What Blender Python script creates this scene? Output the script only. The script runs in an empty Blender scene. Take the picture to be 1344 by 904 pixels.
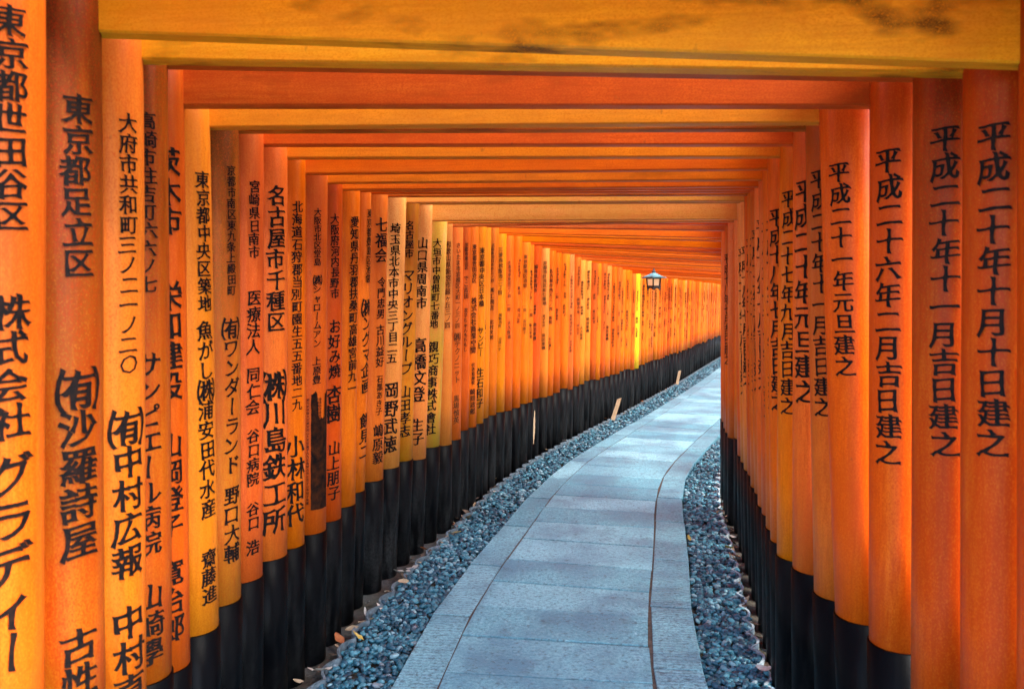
import bpy, bmesh, math, random
from mathutils import Vector, Matrix
R = math.radians
random.seed(11)
sc = bpy.context.scene
col = sc.collection

# ------------------------------------------------------------------ camera, sky, sun, exposure
F, CU, CV, HC = 1045.0, 672.0, 452.0, 1.46
cam_d = bpy.data.cameras.new('camera'); cam = bpy.data.objects.new('camera', cam_d); col.objects.link(cam)
cam_d.lens = F / 1344 * 36; cam_d.sensor_width = 36; cam_d.clip_start = 0.05; cam_d.clip_end = 2000
cam.location = (0, 0, HC); cam.rotation_euler = (R(90 - 3.45), 0, R(3.72))
sc.camera = cam
cam_d.dof.use_dof = True; cam_d.dof.focus_distance = 6.0; cam_d.dof.aperture_fstop = 6.3
w = bpy.data.worlds.new('World'); sc.world = w; w.use_nodes = True
nt = w.node_tree; bg = nt.nodes['Background']
sky = nt.nodes.new('ShaderNodeTexSky'); sky.sky_type = 'NISHITA'; sky.sun_disc = False
SUN_EL, SUN_AZ = R(50), R(122)
sky.sun_elevation = SUN_EL; sky.sun_rotation = SUN_AZ; sky.air_density = 1.0; sky.dust_density = 1.5
nt.links.new(sky.outputs[0], bg.inputs[0]); bg.inputs[1].default_value = 0.15
sun_d = bpy.data.lights.new('sun', 'SUN'); sun = bpy.data.objects.new('sun', sun_d); col.objects.link(sun)
sun_d.energy = 1.5; sun_d.angle = R(28); sun_d.color = (1.0, 0.95, 0.86)
sd = Vector((math.sin(SUN_AZ) * math.cos(SUN_EL), math.cos(SUN_AZ) * math.cos(SUN_EL), math.sin(SUN_EL)))
sun.rotation_euler = sd.to_track_quat('Z', 'Y').to_euler()
vs = sc.view_settings; vs.view_transform = 'Standard'; vs.look = 'None'; vs.gamma = 1; vs.use_curve_mapping = False
vs.exposure = 3.3
cy = sc.cycles; cy.use_denoising = True; cy.denoising_input_passes = 'RGB_ALBEDO_NORMAL'; cy.denoising_prefilter = 'ACCURATE'; cy.use_adaptive_sampling = False; cy.max_bounces = 12; cy.diffuse_bounces = 7; cy.glossy_bounces = 3
cy.sample_clamp_indirect = 8

ROT = cam.rotation_euler.to_matrix()
def ray(u, v):
    return ROT @ Vector(((u - CU) / F, -(v - CV) / F, -1))
def at(u, v, Y):                                   # photo pixel + distance along the path -> point
    d = ray(u, v); d = d * (Y / d.y); return Vector((d.x, d.y, d.z + HC))
INV = ROT.transposed()
def pix(p):
    q = INV @ (Vector(p) - Vector((0, 0, HC))); return (CU + F * q.x / -q.z, CV - F * q.y / -q.z)

# ------------------------------------------------------------------ helpers
def link_mesh(name, verts, faces, mat=None, parent=None, smooth=False, mats=None, fmat=None):
    m = bpy.data.meshes.new(name); m.from_pydata(verts, [], faces)
    if smooth: m.polygons.foreach_set('use_smooth', [True] * len(m.polygons))
    o = bpy.data.objects.new(name, m); col.objects.link(o)
    for x in (mats or ([mat] if mat else [])): m.materials.append(x)
    if fmat: m.polygons.foreach_set('material_index', fmat)
    if parent: o.parent = parent
    m.update(); return o
def tag(o, label=None, cat=None, group=None, kind=None):
    if label: o['label'] = label
    if cat: o['category'] = cat
    if group: o['group'] = group
    if kind: o['kind'] = kind
    return o
def empty(name, loc, rz=0):
    o = bpy.data.objects.new(name, None); col.objects.link(o); o.location = loc; o.rotation_euler = (0, 0, rz)
    o.empty_display_size = 0.1; return o

class NT:
    def __init__(s, name):
        s.m = bpy.data.materials.new(name); s.m.use_nodes = True; s.t = s.m.node_tree
        s.b = s.t.nodes['Principled BSDF']
    def n(s, typ, **k):
        x = s.t.nodes.new(typ)
        for a, v in k.items(): setattr(x, a, v)
        return x
    def l(s, a, b): s.t.links.new(a, b)
    def math(s, op, a, b=None, c=None, clamp=False):
        x = s.n('ShaderNodeMath', operation=op, use_clamp=clamp)
        for i, v in enumerate((a, b, c)):
            if v is None: continue
            if isinstance(v, (int, float)): x.inputs[i].default_value = v
            else: s.l(v, x.inputs[i])
        return x.outputs[0]
    def mix(s, fac, a, b, blend='MIX'):
        x = s.n('ShaderNodeMix', data_type='RGBA', blend_type=blend)
        for i, v in ((0, fac), (6, a), (7, b)):
            if isinstance(v, (int, float)): x.inputs[i].default_value = v
            elif isinstance(v, tuple): x.inputs[i].default_value = v if len(v) == 4 else v + (1,)
            else: s.l(v, x.inputs[i])
        return x.outputs[2]
    def ramp(s, f, stops):
        x = s.n('ShaderNodeValToRGB'); e = x.color_ramp.elements
        while len(e) < len(stops): e.new(0.5)
        for q, (p, c) in zip(e, stops):
            q.position = p; q.color = (c, c, c, 1) if isinstance(c, (int, float)) else c + (1,)
        s.l(f, x.inputs[0]); return x.outputs[0]
    def coords(s, scale, which='Object', rnd=True):
        tc = s.n('ShaderNodeTexCoord'); mp = s.n('ShaderNodeMapping'); mp.inputs['Scale'].default_value = scale
        v = tc.outputs[which]
        if rnd:
            oi = s.n('ShaderNodeObjectInfo'); k = s.math('MULTIPLY', oi.outputs['Random'], 53.0)
            ad = s.n('ShaderNodeVectorMath', operation='ADD'); s.l(v, ad.inputs[0]); s.l(k, ad.inputs[1]); v = ad.outputs[0]
        s.l(v, mp.inputs[0]); return mp.outputs[0]
    def noise(s, vec, scale, detail=3, rough=0.55):
        x = s.n('ShaderNodeTexNoise'); x.inputs['Scale'].default_value = scale; x.inputs['Detail'].default_value = detail
        x.inputs['Roughness'].default_value = rough; s.l(vec, x.inputs['Vector']); return x.outputs['Fac']
    def attr(s, name):
        x = s.n('ShaderNodeAttribute', attribute_type='OBJECT', attribute_name=name); return x.outputs['Fac']
    def set(s, k, v):
        if isinstance(v, (int, float, tuple)): s.b.inputs[k].default_value = v
        else: s.l(v, s.b.inputs[k])
    def bump(s, h, strength, dist=0.002):
        x = s.n('ShaderNodeBump'); x.inputs['Strength'].default_value = strength; x.inputs['Distance'].default_value = dist
        s.l(h, x.inputs['Height']); s.l(x.outputs[0], s.b.inputs['Normal'])

# ------------------------------------------------------------------ materials
def paint_mat(name, along):                        # along: grain direction, 'z' for posts, 'x' for beams
    M = NT(name)
    st = (1, 1, 0.1) if along == 'z' else (0.07, 1, 1)
    oi = M.n('ShaderNodeObjectInfo'); base = oi.outputs['Color']
    streak = M.noise(M.coords(st), 14, 4); grain = M.noise(M.coords(st), 110, 3)
    cloud = M.noise(M.coords((1, 1, 0.45)), 5, 4, 0.6)
    dk = M.mix(1.0, base, (0.74, 0.60, 0.55), 'MULTIPLY')
    c = M.mix(M.ramp(cloud, [(0.35, 0.0), (0.72, 0.85)]), base, dk)
    lt = M.mix(0.3, c, (0.86, 0.36, 0.03))
    c = M.mix(M.ramp(streak, [(0.5, 0.0), (0.78, 0.6)]), c, lt)
    c = M.mix(M.ramp(grain, [(0.32, 0.75), (0.6, 0.0)]), c, dk)
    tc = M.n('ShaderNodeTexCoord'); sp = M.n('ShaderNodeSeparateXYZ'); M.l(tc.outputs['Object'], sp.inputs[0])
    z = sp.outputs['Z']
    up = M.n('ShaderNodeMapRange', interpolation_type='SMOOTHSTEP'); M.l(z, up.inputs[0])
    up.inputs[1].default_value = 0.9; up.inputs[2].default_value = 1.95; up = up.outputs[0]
    fd = M.math('MULTIPLY', M.attr('fade_light'), M.math('MULTIPLY', M.math('ADD', M.math('MULTIPLY', up, 0.75), 0.25), M.ramp(streak, [(0.25, 0.45), (0.6, 1.0)])))
    c = M.mix(fd, c, (0.86, 0.46, 0.14))  # pales the upper posts: light from a gap painted in, besides faded paint
    ms = M.noise(M.coords((1, 1, 0.28) if along == 'z' else (0.3, 1, 1)), 11, 5, 0.65)
    mf = M.math('MULTIPLY', M.attr('moss'), M.ramp(ms, [(0.36, 0.0), (0.54, 1.0)]))
    c = M.mix(mf, c, (0.38, 0.38, 0.008))
    gr = M.noise(M.coords((1, 1, 0.12) if along == 'z' else (0.4, 1, 1)), 16 if along == 'z' else 7, 4, 0.6)
    gz = M.math('MULTIPLY', M.math('ADD', M.math('MULTIPLY', up, 0.85), 0.15), M.ramp(gr, [(0.28, 0.35), (0.52, 1.0)] if along == 'z' else [(0.52, 0.0), (0.63, 1.0)]))
    gf = M.math('MULTIPLY', M.attr('grime'), gz, clamp=True)
    c = M.mix(gf, c, (0.022, 0.009, 0.003))
    fine = M.noise(M.coords((1, 1, 0.6) if along == 'z' else (0.6, 1, 1)), 300, 2, 0.7)
    c = M.mix(M.ramp(fine, [(0.34, 0.8), (0.52, 0.0)]), c, dk)
    c = M.mix(M.ramp(fine, [(0.52, 0.0), (0.68, 0.35)]), c, lt)
    spk = M.noise(M.coords((1, 1, 0.5)), 42, 2)
    c = M.mix(M.ramp(spk, [(0.72, 0.0), (0.8, 0.5)]), c, (0.16, 0.05, 0.015))
    M.set('Base Color', c)
    M.set('Roughness', M.ramp(cloud, [(0.3, 0.36), (0.7, 0.52)]))
    M.set('Specular IOR Level', 0.13)
    M.bump(M.math('ADD', grain, M.math('MULTIPLY', streak, 0.8)), 0.32, 0.002)
    return M.m
PAINT = paint_mat('vermilion_post_paint', 'z'); BEAMP = paint_mat('vermilion_beam_paint', 'x')

M = NT('black_base_paint')
a = M.noise(M.coords((1, 1, 0.15)), 22, 4); g = M.noise(M.coords((1, 1, 1)), 70, 4, 0.7)
tc = M.n('ShaderNodeTexCoord'); sp = M.n('ShaderNodeSeparateXYZ'); M.l(tc.outputs['Object'], sp.inputs[0])
low = M.n('ShaderNodeMapRange'); M.l(sp.outputs['Z'], low.inputs[0])
low.inputs[1].default_value = 0.42; low.inputs[2].default_value = 0.0
dust = M.math('MULTIPLY', M.math('MULTIPLY', M.math('ADD', M.math('MULTIPLY', low.outputs[0], 0.75), 0.15), M.attr('dust')), M.math('MULTIPLY', M.ramp(a, [(0.38, 0.1), (0.66, 1.0)]), M.ramp(g, [(0.35, 0.3), (0.6, 1.0)])))
M.set('Base Color', M.mix(dust, (0.0010, 0.0012, 0.0018), (0.065, 0.066, 0.064)))
M.set('Roughness', M.ramp(a, [(0.3, 0.28), (0.7, 0.5)])); M.set('Specular IOR Level', 0.04); M.bump(M.math('ADD', a, g), 0.3, 0.002)
BLACK = M.m

M = NT('brush_ink'); k = M.noise(M.coords((1, 1, 1)), 90, 3); oi = M.n('ShaderNodeObjectInfo')
M.set('Base Color', M.mix(M.ramp(k, [(0.4, 0.0), (0.75, 0.5)]), oi.outputs['Color'], (0.035, 0.012, 0.006))); M.set('Roughness', 0.6); M.set('Specular IOR Level', 0.1)
INK = M.m

def stone(name, grooved):
    M = NT(name)
    f1 = M.noise(M.coords((1, 1, 1), 'Object', False), 62, 6, 0.9); f2 = M.noise(M.coords((1, 1, 1), 'Object', False), 60, 4, 0.7)
    big = M.noise(M.coords((1, 1, 1), 'Object', False), 2.2, 4, 0.6)
    gi = M.n('ShaderNodeNewGeometry').outputs['Random Per Island']
    c = M.mix(M.ramp(gi, [(0, 0.0), (1, 1.0)]), (0.10, 0.32, 0.40), (0.27, 0.56, 0.64))
    c = M.mix(M.ramp(f1, [(0.36, 0.9), (0.5, 0.0)]), c, (0.05, 0.115, 0.15))
    c = M.mix(M.ramp(f1, [(0.53, 0.0), (0.66, 0.75)]), c, (0.42, 0.66, 0.74))
    c = M.mix(M.ramp(f2, [(0.52, 0.0), (0.74, 0.55)]), c, (0.08, 0.17, 0.23))
    c = M.mix(M.ramp(big, [(0.42, 0.0), (0.66, 0.75)]), c, (0.05, 0.16, 0.24))
    st = M.noise(M.coords((1, 1, 1), 'Object', False), 9, 5, 0.7)
    c = M.mix(M.ramp(st, [(0.55, 0.0), (0.72, 0.55)]), c, (0.055, 0.13, 0.16))
    c = M.mix(M.ramp(st, [(0.2, 0.4), (0.38, 0.0)]), c, (0.22, 0.50, 0.59))
    M.set('Base Color', c); M.set('Roughness', M.ramp(big, [(0.35, 0.62), (0.65, 0.45)])); M.set('Specular IOR Level', 0.4)
    pit = M.noise(M.coords((1, 1, 1), 'Object', False), 30, 3, 0.75)
    c = M.mix(M.ramp(pit, [(0.55, 0.0), (0.66, 0.65)]), c, (0.045, 0.095, 0.12))
    hgt = M.math('ADD', f1, M.math('MULTIPLY', f2, 1.5))
    if grooved:
        wv = M.n('ShaderNodeTexWave', bands_direction='Y'); wv.inputs['Scale'].default_value = 13; wv.inputs['Distortion'].default_value = 5; wv.inputs['Detail'].default_value = 3; wv.inputs['Detail Scale'].default_value = 3
        M.l(M.coords((1, 1, 1), 'Object', False), wv.inputs['Vector'])
        gm = M.math('MULTIPLY', M.ramp(wv.outputs['Fac'], [(0.12, 0.75), (0.4, 0.0)]), M.ramp(f2, [(0.4, 0.2), (0.6, 1.0)]))
        c = M.mix(gm, c, (0.06, 0.12, 0.15)); hgt = M.math('SUBTRACT', hgt, M.math('MULTIPLY', gm, 1.5))
    M.set('Base Color', c)
    M.bump(hgt, 0.8, 0.004)
    return M.m
STONE = stone('blue_grey_granite', False); STRIP = stone('grooved_edge_granite', True)

M = NT('damp_soil'); a = M.noise(M.coords((1, 1, 1), 'Object', False), 35, 5, 0.7); b2 = M.noise(M.coords((1, 1, 1), 'Object', False), 3, 4)
c = M.mix(M.ramp(a, [(0.35, 0.0), (0.7, 1.0)]), (0.010, 0.008, 0.006), (0.055, 0.040, 0.028))
M.set('Base Color', M.mix(M.ramp(b2, [(0.4, 0.0), (0.7, 0.4)]), c, (0.05, 0.06, 0.03))); M.set('Roughness', 0.9); M.bump(a, 0.8, 0.01)
SOIL = M.m

M = NT('blue_river_pebble'); gi = M.n('ShaderNodeNewGeometry').outputs['Random Per Island']
x = M.n('ShaderNodeValToRGB'); x.color_ramp.interpolation = 'LINEAR'
pts = [(0.0, (0.005, 0.020, 0.038)), (0.3, (0.013, 0.064, 0.100)), (0.6, (0.028, 0.130, 0.180)), (0.85, (0.07, 0.235, 0.295)), (0.95, (0.22, 0.36, 0.40)), (1.0, (0.12, 0.13, 0.16))]
e = x.color_ramp.elements
while len(e) < len(pts): e.new(0.5)
for q, (p, cc) in zip(e, pts): q.position = p; q.color = cc + (1,)
M.l(gi, x.inputs[0]); nn = M.noise(M.coords((1, 1, 1), 'Object', False), 120, 3)
M.set('Base Color', M.mix(M.ramp(nn, [(0.45, 0.0), (0.75, 0.5)]), x.outputs[0], (0.02, 0.08, 0.11))); M.set('Roughness', 0.42); M.set('Specular IOR Level', 0.4)
PEB = M.m

def simple(name, c1, c2, scale, rough, metal=0.0, bump=0.2):
    M = NT(name); a = M.noise(M.coords((1, 1, 1)), scale, 4, 0.6)
    M.set('Base Color', M.mix(M.ramp(a, [(0.35, 0.0), (0.7, 1.0)]), c1, c2)); M.set('Roughness', rough); M.set('Metallic', metal)
    M.bump(a, bump, 0.002); return M.m
JOINT = simple('joint_silt', (0.035, 0.027, 0.022), (0.10, 0.075, 0.058), 40, 0.9)
EDGE_L = simple('grey_edging_plastic', (0.20, 0.26, 0.29), (0.32, 0.39, 0.42), 30, 0.5)
EDGE_SHADED = simple('shaded_edging_plastic', (0.05, 0.075, 0.09), (0.16, 0.21, 0.24), 30, 0.5)  # same edging, with the shade on the left put into a darker colour
TANW = simple('worn_tan_wood', (0.16, 0.09, 0.04), (0.30, 0.18, 0.09), 25, 0.8)
WOOD = simple('raw_wood', (0.50, 0.33, 0.18), (0.66, 0.47, 0.28), 25, 0.7)
PATINA = simple('verdigris_copper', (0.09, 0.25, 0.29), (0.18, 0.38, 0.43), 12, 0.5)
IRON = simple('black_iron', (0.012, 0.012, 0.014), (0.04, 0.04, 0.045), 30, 0.5)
M = NT('lantern_paper'); a = M.noise(M.coords((1, 1, 1)), 18, 3)
M.set('Base Color', M.mix(a, (0.82, 0.66, 0.50), (0.86, 0.60, 0.34))); M.set('Roughness', 0.8); M.set('Emission Color', (1.0, 0.62, 0.3, 1)); M.set('Emission Strength', 0.05)
PAPER = M.m
SHEET = simple('weathered_notice', (0.004, 0.003, 0.003), (0.05, 0.014, 0.004), 38, 0.7)
SHEET.node_tree.nodes['Principled BSDF'].inputs['Specular IOR Level'].default_value = 0.06
LEAVES = [simple('dry_leaf_pale', (0.34, 0.31, 0.27), (0.52, 0.48, 0.42), 40, 0.7), simple('dry_leaf_tan', (0.22, 0.15, 0.08), (0.40, 0.30, 0.19), 40, 0.7),
          simple('dry_leaf_yellow', (0.34, 0.22, 0.03), (0.48, 0.36, 0.10), 40, 0.65), simple('dry_leaf_russet', (0.25, 0.06, 0.015), (0.38, 0.14, 0.04), 40, 0.65),
          simple('dry_leaf_brown', (0.05, 0.03, 0.018), (0.12, 0.07, 0.04), 40, 0.75)]

# ------------------------------------------------------------------ course of the path: inner face of the left row of posts
CP = [(-3, -0.95), (1.2, -0.93), (2.4, -0.975), (3.3, -0.945), (4.1, -0.86), (4.83, -0.735), (5.6, -0.63), (6.33, -0.49), (7.0, -0.33), (7.7, -0.11), (8.4, 0.13),
      (9.2, 0.41), (10.0, 0.70), (10.9, 1.00), (12.3, 1.47), (13.8, 1.96), (16.5, 2.80), (19.3, 3.68), (24, 5.15), (30, 7.0)]
def spline():
    n = len(CP); d = [(CP[i+1][1] - CP[i][1]) / (CP[i+1][0] - CP[i][0]) for i in range(n - 1)]
    t = [d[0]] + [0.5 * (d[i-1] + d[i]) for i in range(1, n - 1)] + [d[-1]]
    out = []
    for i in range(n - 1):
        h = CP[i+1][0] - CP[i][0]; m = max(4, int(h / 0.05))
        for j in range(m):
            q = j / m
            y = ((2*q**3 - 3*q*q + 1) * CP[i][1] + (q**3 - 2*q*q + q) * h * t[i] + (-2*q**3 + 3*q*q) * CP[i+1][1] + (q**3 - q*q) * h * t[i+1])
            out.append((CP[i][0] + q * h, y))
    for _ in range(60): out = [out[0]] + [(b[0], 0.25 * a[1] + 0.5 * b[1] + 0.25 * c[1]) for a, b, c in zip(out, out[1:], out[2:])] + [out[-1]]
    return out
LINE = spline(); SL = [0.0]
for a, b in zip(LINE, LINE[1:]): SL.append(SL[-1] + math.hypot(b[0] - a[0], b[1] - a[1]))
def frame(s, t=0.0):                               # arc length s, t metres to the right of the left row -> x, y, heading
    s = min(max(s, 0.001), SL[-1] - 0.001); lo, hi = 0, len(SL) - 1
    while hi - lo > 1:
        m = (lo + hi) // 2
        if SL[m] <= s: lo = m
        else: hi = m
    q = (s - SL[lo]) / (SL[lo+1] - SL[lo]); a, b = LINE[lo], LINE[lo+1]
    i0, i1 = max(lo - 3, 0), min(lo + 4, len(LINE) - 1)
    h = math.atan2(LINE[i1][1] - LINE[i0][1], LINE[i1][0] - LINE[i0][0])
    x = a[1] + q * (b[1] - a[1]); y = a[0] + q * (b[0] - a[0])
    return x + t * math.cos(h), y - t * math.sin(h), h
def s_at(Y):
    lo, hi = 0, SL[-1]
    for _ in range(40):
        m = (lo + hi) / 2
        if frame(m)[1] < Y: lo = m
        else: hi = m
    return lo
def sm(a, b, x): q = min(1, max(0, (x - a) / (b - a))); return q * q * (3 - 2 * q)
def frame2(s, t):                                   # the paving narrows a little where the path bends
    q = sm(SA, SB, s); a, b, e = .315 + .04 * q, 1.505 - .09 * q, 1.76 - .085 * q
    if t <= .315: t2 = t * a / .315
    elif t <= 1.505: t2 = a + (t - .315) * (b - a) / 1.19
    elif t < 1.76: t2 = b + (t - 1.505) * (e - b) / .255
    else: t2 = t - .085 * q
    return frame(s, t2)
SA, SB = s_at(3.8), s_at(7.2)
S0 = s_at(-0.8); S1 = s_at(25)

# ------------------------------------------------------------------ ground, path, gravel, edging
def sheet(name, t0, t1, z, mat, step=0.25, zf=None):
    v, f = [], []; s = S0; i = 0
    while s < S1 + step:
        for t in (t0, t1):
            x, y, h = frame2(s, t); v.append((x, y, z))
        if i: f.append((2*i - 2, 2*i - 1, 2*i + 1, 2*i))
        s += step; i += 1
    return link_mesh(name, v, f, mat)
g = 600
tag(link_mesh('ground', [(-g, -g, -0.052), (g, -g, -0.052), (g, g, -0.052), (-g, g, -0.052)], [(0, 1, 2, 3)], SOIL), kind='structure')
P0_, P1_ = 0.315, 1.505                             # edges of the stone path
def build_path():
    V, Fc, FM = [], [], []
    rnd = random.Random(5)
    def slab(s0, s1, t0, t1):
        gp = 0.0058; dz = rnd.uniform(-0.002, 0.002); tl = rnd.uniform(-0.0015, 0.0015); tw = rnd.uniform(-0.0015, 0.0015)
        n = max(2, int(round((s1 - s0) / 0.12))); m = max(1, int((t1 - t0) / 0.3)); b = 0.003
        rows = []
        ss = [s0 + gp, s0 + gp + b] + [s0 + gp + b + (s1 - s0 - 2*gp - 2*b) * i / n for i in range(1, n)] + [s1 - gp - b, s1 - gp]
        ts = [t0 + gp, t0 + gp + b] + [t0 + gp + b + (t1 - t0 - 2*gp - 2*b) * i / m for i in range(1, m)] + [t1 - gp - b, t1 - gp]
        base = len(V); cr = [[(lambda p: (p[0] + rnd.gauss(0, .0016), p[1] + rnd.gauss(0, .0016)))(frame2(sq, tq)) for tq in (t0, t1)] for sq in (s0, s1)]
        for i, s in enumerate(ss):
            for j, t in enumerate(ts):
                fs, ft = (s - s0) / (s1 - s0), (t - t0) / (t1 - t0)
                x, y = ((cr[0][0][c_] * (1 - ft) + cr[0][1][c_] * ft) * (1 - fs) + (cr[1][0][c_] * (1 - ft) + cr[1][1][c_] * ft) * fs for c_ in (0, 1))
                s_, t_ = s, t; e_ = i in (0, len(ss)-1) or j in (0, len(ts)-1)
                V.append((x, y, dz + tl * (i / len(ss) - .5) + tw * (j / len(ts) - .5) - (0.0022 if e_ else 0) + rnd.uniform(-0.0011, 0.0011)))
        nt_ = len(ts)
        for i in range(len(ss) - 1):
            for j in range(nt_ - 1):
                a = base + i*nt_ + j; Fc.append((a, a + 1, a + nt_ + 1, a + nt_))
        ring = [(i, 0) for i in range(len(ss))] + [(len(ss)-1, j) for j in range(1, nt_)] + [(i, nt_-1) for i in range(len(ss)-2, -1, -1)] + [(0, j) for j in range(nt_-2, 0, -1)]
        b2 = len(V)
        for i, j in ring: p = V[base + i*nt_ + j]; V.append((p[0], p[1], -0.06))
        L = len(ring)
        for k in range(L):
            i, j = ring[k]; i2, j2 = ring[(k+1) % L]
            Fc.append((base + i*nt_ + j, b2 + k, b2 + (k+1) % L, base + i2*nt_ + j2))
    s = S0 + 0.1
    while s < S1:
        d = 0.375 * rnd.uniform(0.93, 1.07); slab(s, s + d, P0_ + 0.182, P1_ - 0.20); s += d
    nmid = len(Fc)
    for t0, t1, o in ((P0_, P0_ + 0.182, 0.0), (P1_ - 0.20, P1_, 0.31)):
        s = S0 + o
        while s < S1:
            d = 0.72 * rnd.uniform(0.94, 1.06); slab(s, s + d, t0, t1); s += d
    FM = [0] * nmid + [1] * (len(Fc) - nmid)
    o = link_mesh('path', V, Fc, mats=[STONE, STRIP], fmat=FM); tag(o, kind='structure')
    return o
build_path()
o = sheet('path_bedding', P0_ + 0.01, P1_ - 0.01, -0.006, JOINT); tag(o, kind='structure')

def build_gravel(t0, t1, seed, label):
    rnd = random.Random(seed); V, Fc = [], []
    bm = bmesh.new(); bmesh.ops.create_icosphere(bm, subdivisions=2, radius=1); hi = ([v.co.copy() for v in bm.verts], [tuple(v.index for v in f.verts) for f in bm.faces]); bm.free()
    bm = bmesh.new(); bmesh.ops.create_icosphere(bm, subdivisions=1, radius=1); lo = ([v.co.copy() for v in bm.verts], [tuple(v.index for v in f.verts) for f in bm.faces]); bm.free()
    def pebble(x, y, z, r, tpl):
        b = len(V); rz = rnd.uniform(0, 6.28); q = Matrix.Rotation(rz, 3, 'Z') @ Matrix.Rotation(rnd.gauss(0, .35), 3, 'X') @ Matrix.Rotation(rnd.gauss(0, .35), 3, 'Y')
        ax, ay, az = r * rnd.uniform(1.0, 1.5), r * rnd.uniform(.75, 1.0), r * rnd.uniform(.45, .75); k = rnd.uniform(-.25, .25); k2 = rnd.uniform(-.2, .2)
        for c in tpl[0]:
            p = q @ Vector((c.x * ax * (1 + k * c.y), c.y * ay * (1 + k2 * c.x), c.z * az)); V.append((x + p.x, y + p.y, z + p.z))
        Fc.extend(tuple(b + i for i in f) for f in tpl[1])
    s = s_at(2.2)
    ds = 0.2
    while s < S1:
        Y = frame(s)[1]; near = Y < 6.2
        dens = 3300 if Y < 5 else 2000 if Y < 9 else 900
        r0 = 0.0122 if Y < 5 else 0.0145 if Y < 9 else 0.019
        n = int(dens * ds * (t1 - t0))
        for i in range(n):
            ss = s + rnd.random() * ds; t = rnd.uniform(t0, t1); x, y, h = frame2(ss, t)
            lay = rnd.random()
            pebble(x, y, -0.036 + 0.018 * lay, r0 * rnd.uniform(.7, 1.35), hi if near else lo)
        s += ds
    o = link_mesh('gravel', V, Fc, PEB, smooth=True); tag(o, label, kind='stuff')
    o['category'] = 'gravel'
    b_ = sheet('gravel_bed', t0 - 0.02, t1 + 0.02, -0.046, SOIL); tag(b_, kind='structure')
build_gravel(0.035, P0_ - 0.006, 3, 'blue grey river pebbles between the stone path and the left row of posts')
build_gravel(P1_ + 0.006, 1.755, 4, 'narrow strip of blue grey river pebbles along the right side of the path')

def build_edging(tc_, out, zt, mat, label, ybeg, yend):
    V, Fc = [], []; p = 0.185; s = s_at(ybeg); n = 0; th = 0.0055; end = s_at(yend); j = 0
    while s < end:
        ph = (s % p) / p; bulge = math.sin(math.pi * ph) ** 0.75 * 0.042
        for dt, z in ((-th, -0.06), (-th, zt), (th, zt), (th, -0.06)):
            x, y, h = frame2(s, tc_ + out * bulge + dt); V.append((x, y, z + 0.002 * math.sin(s * 7)))
        if j:
            a, b = 4*(j-1), 4*j
            for k in range(3): Fc.append((a + k, a + k + 1, b + k + 1, b + k))
        s += p / 14; j += 1
    o = link_mesh('garden_edging', V, Fc, mat); tag(o, label, 'edging')
build_edging(0.06, -1, 0.0, EDGE_SHADED, 'scalloped garden edging darkened for shade between pebbles and the left row of black posts', 2.2, 20)
build_edging(1.722, 1, -0.012, EDGE_L, 'pale grey scalloped garden edging between pebbles and the right row of black posts', 2.2, 12)

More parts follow.
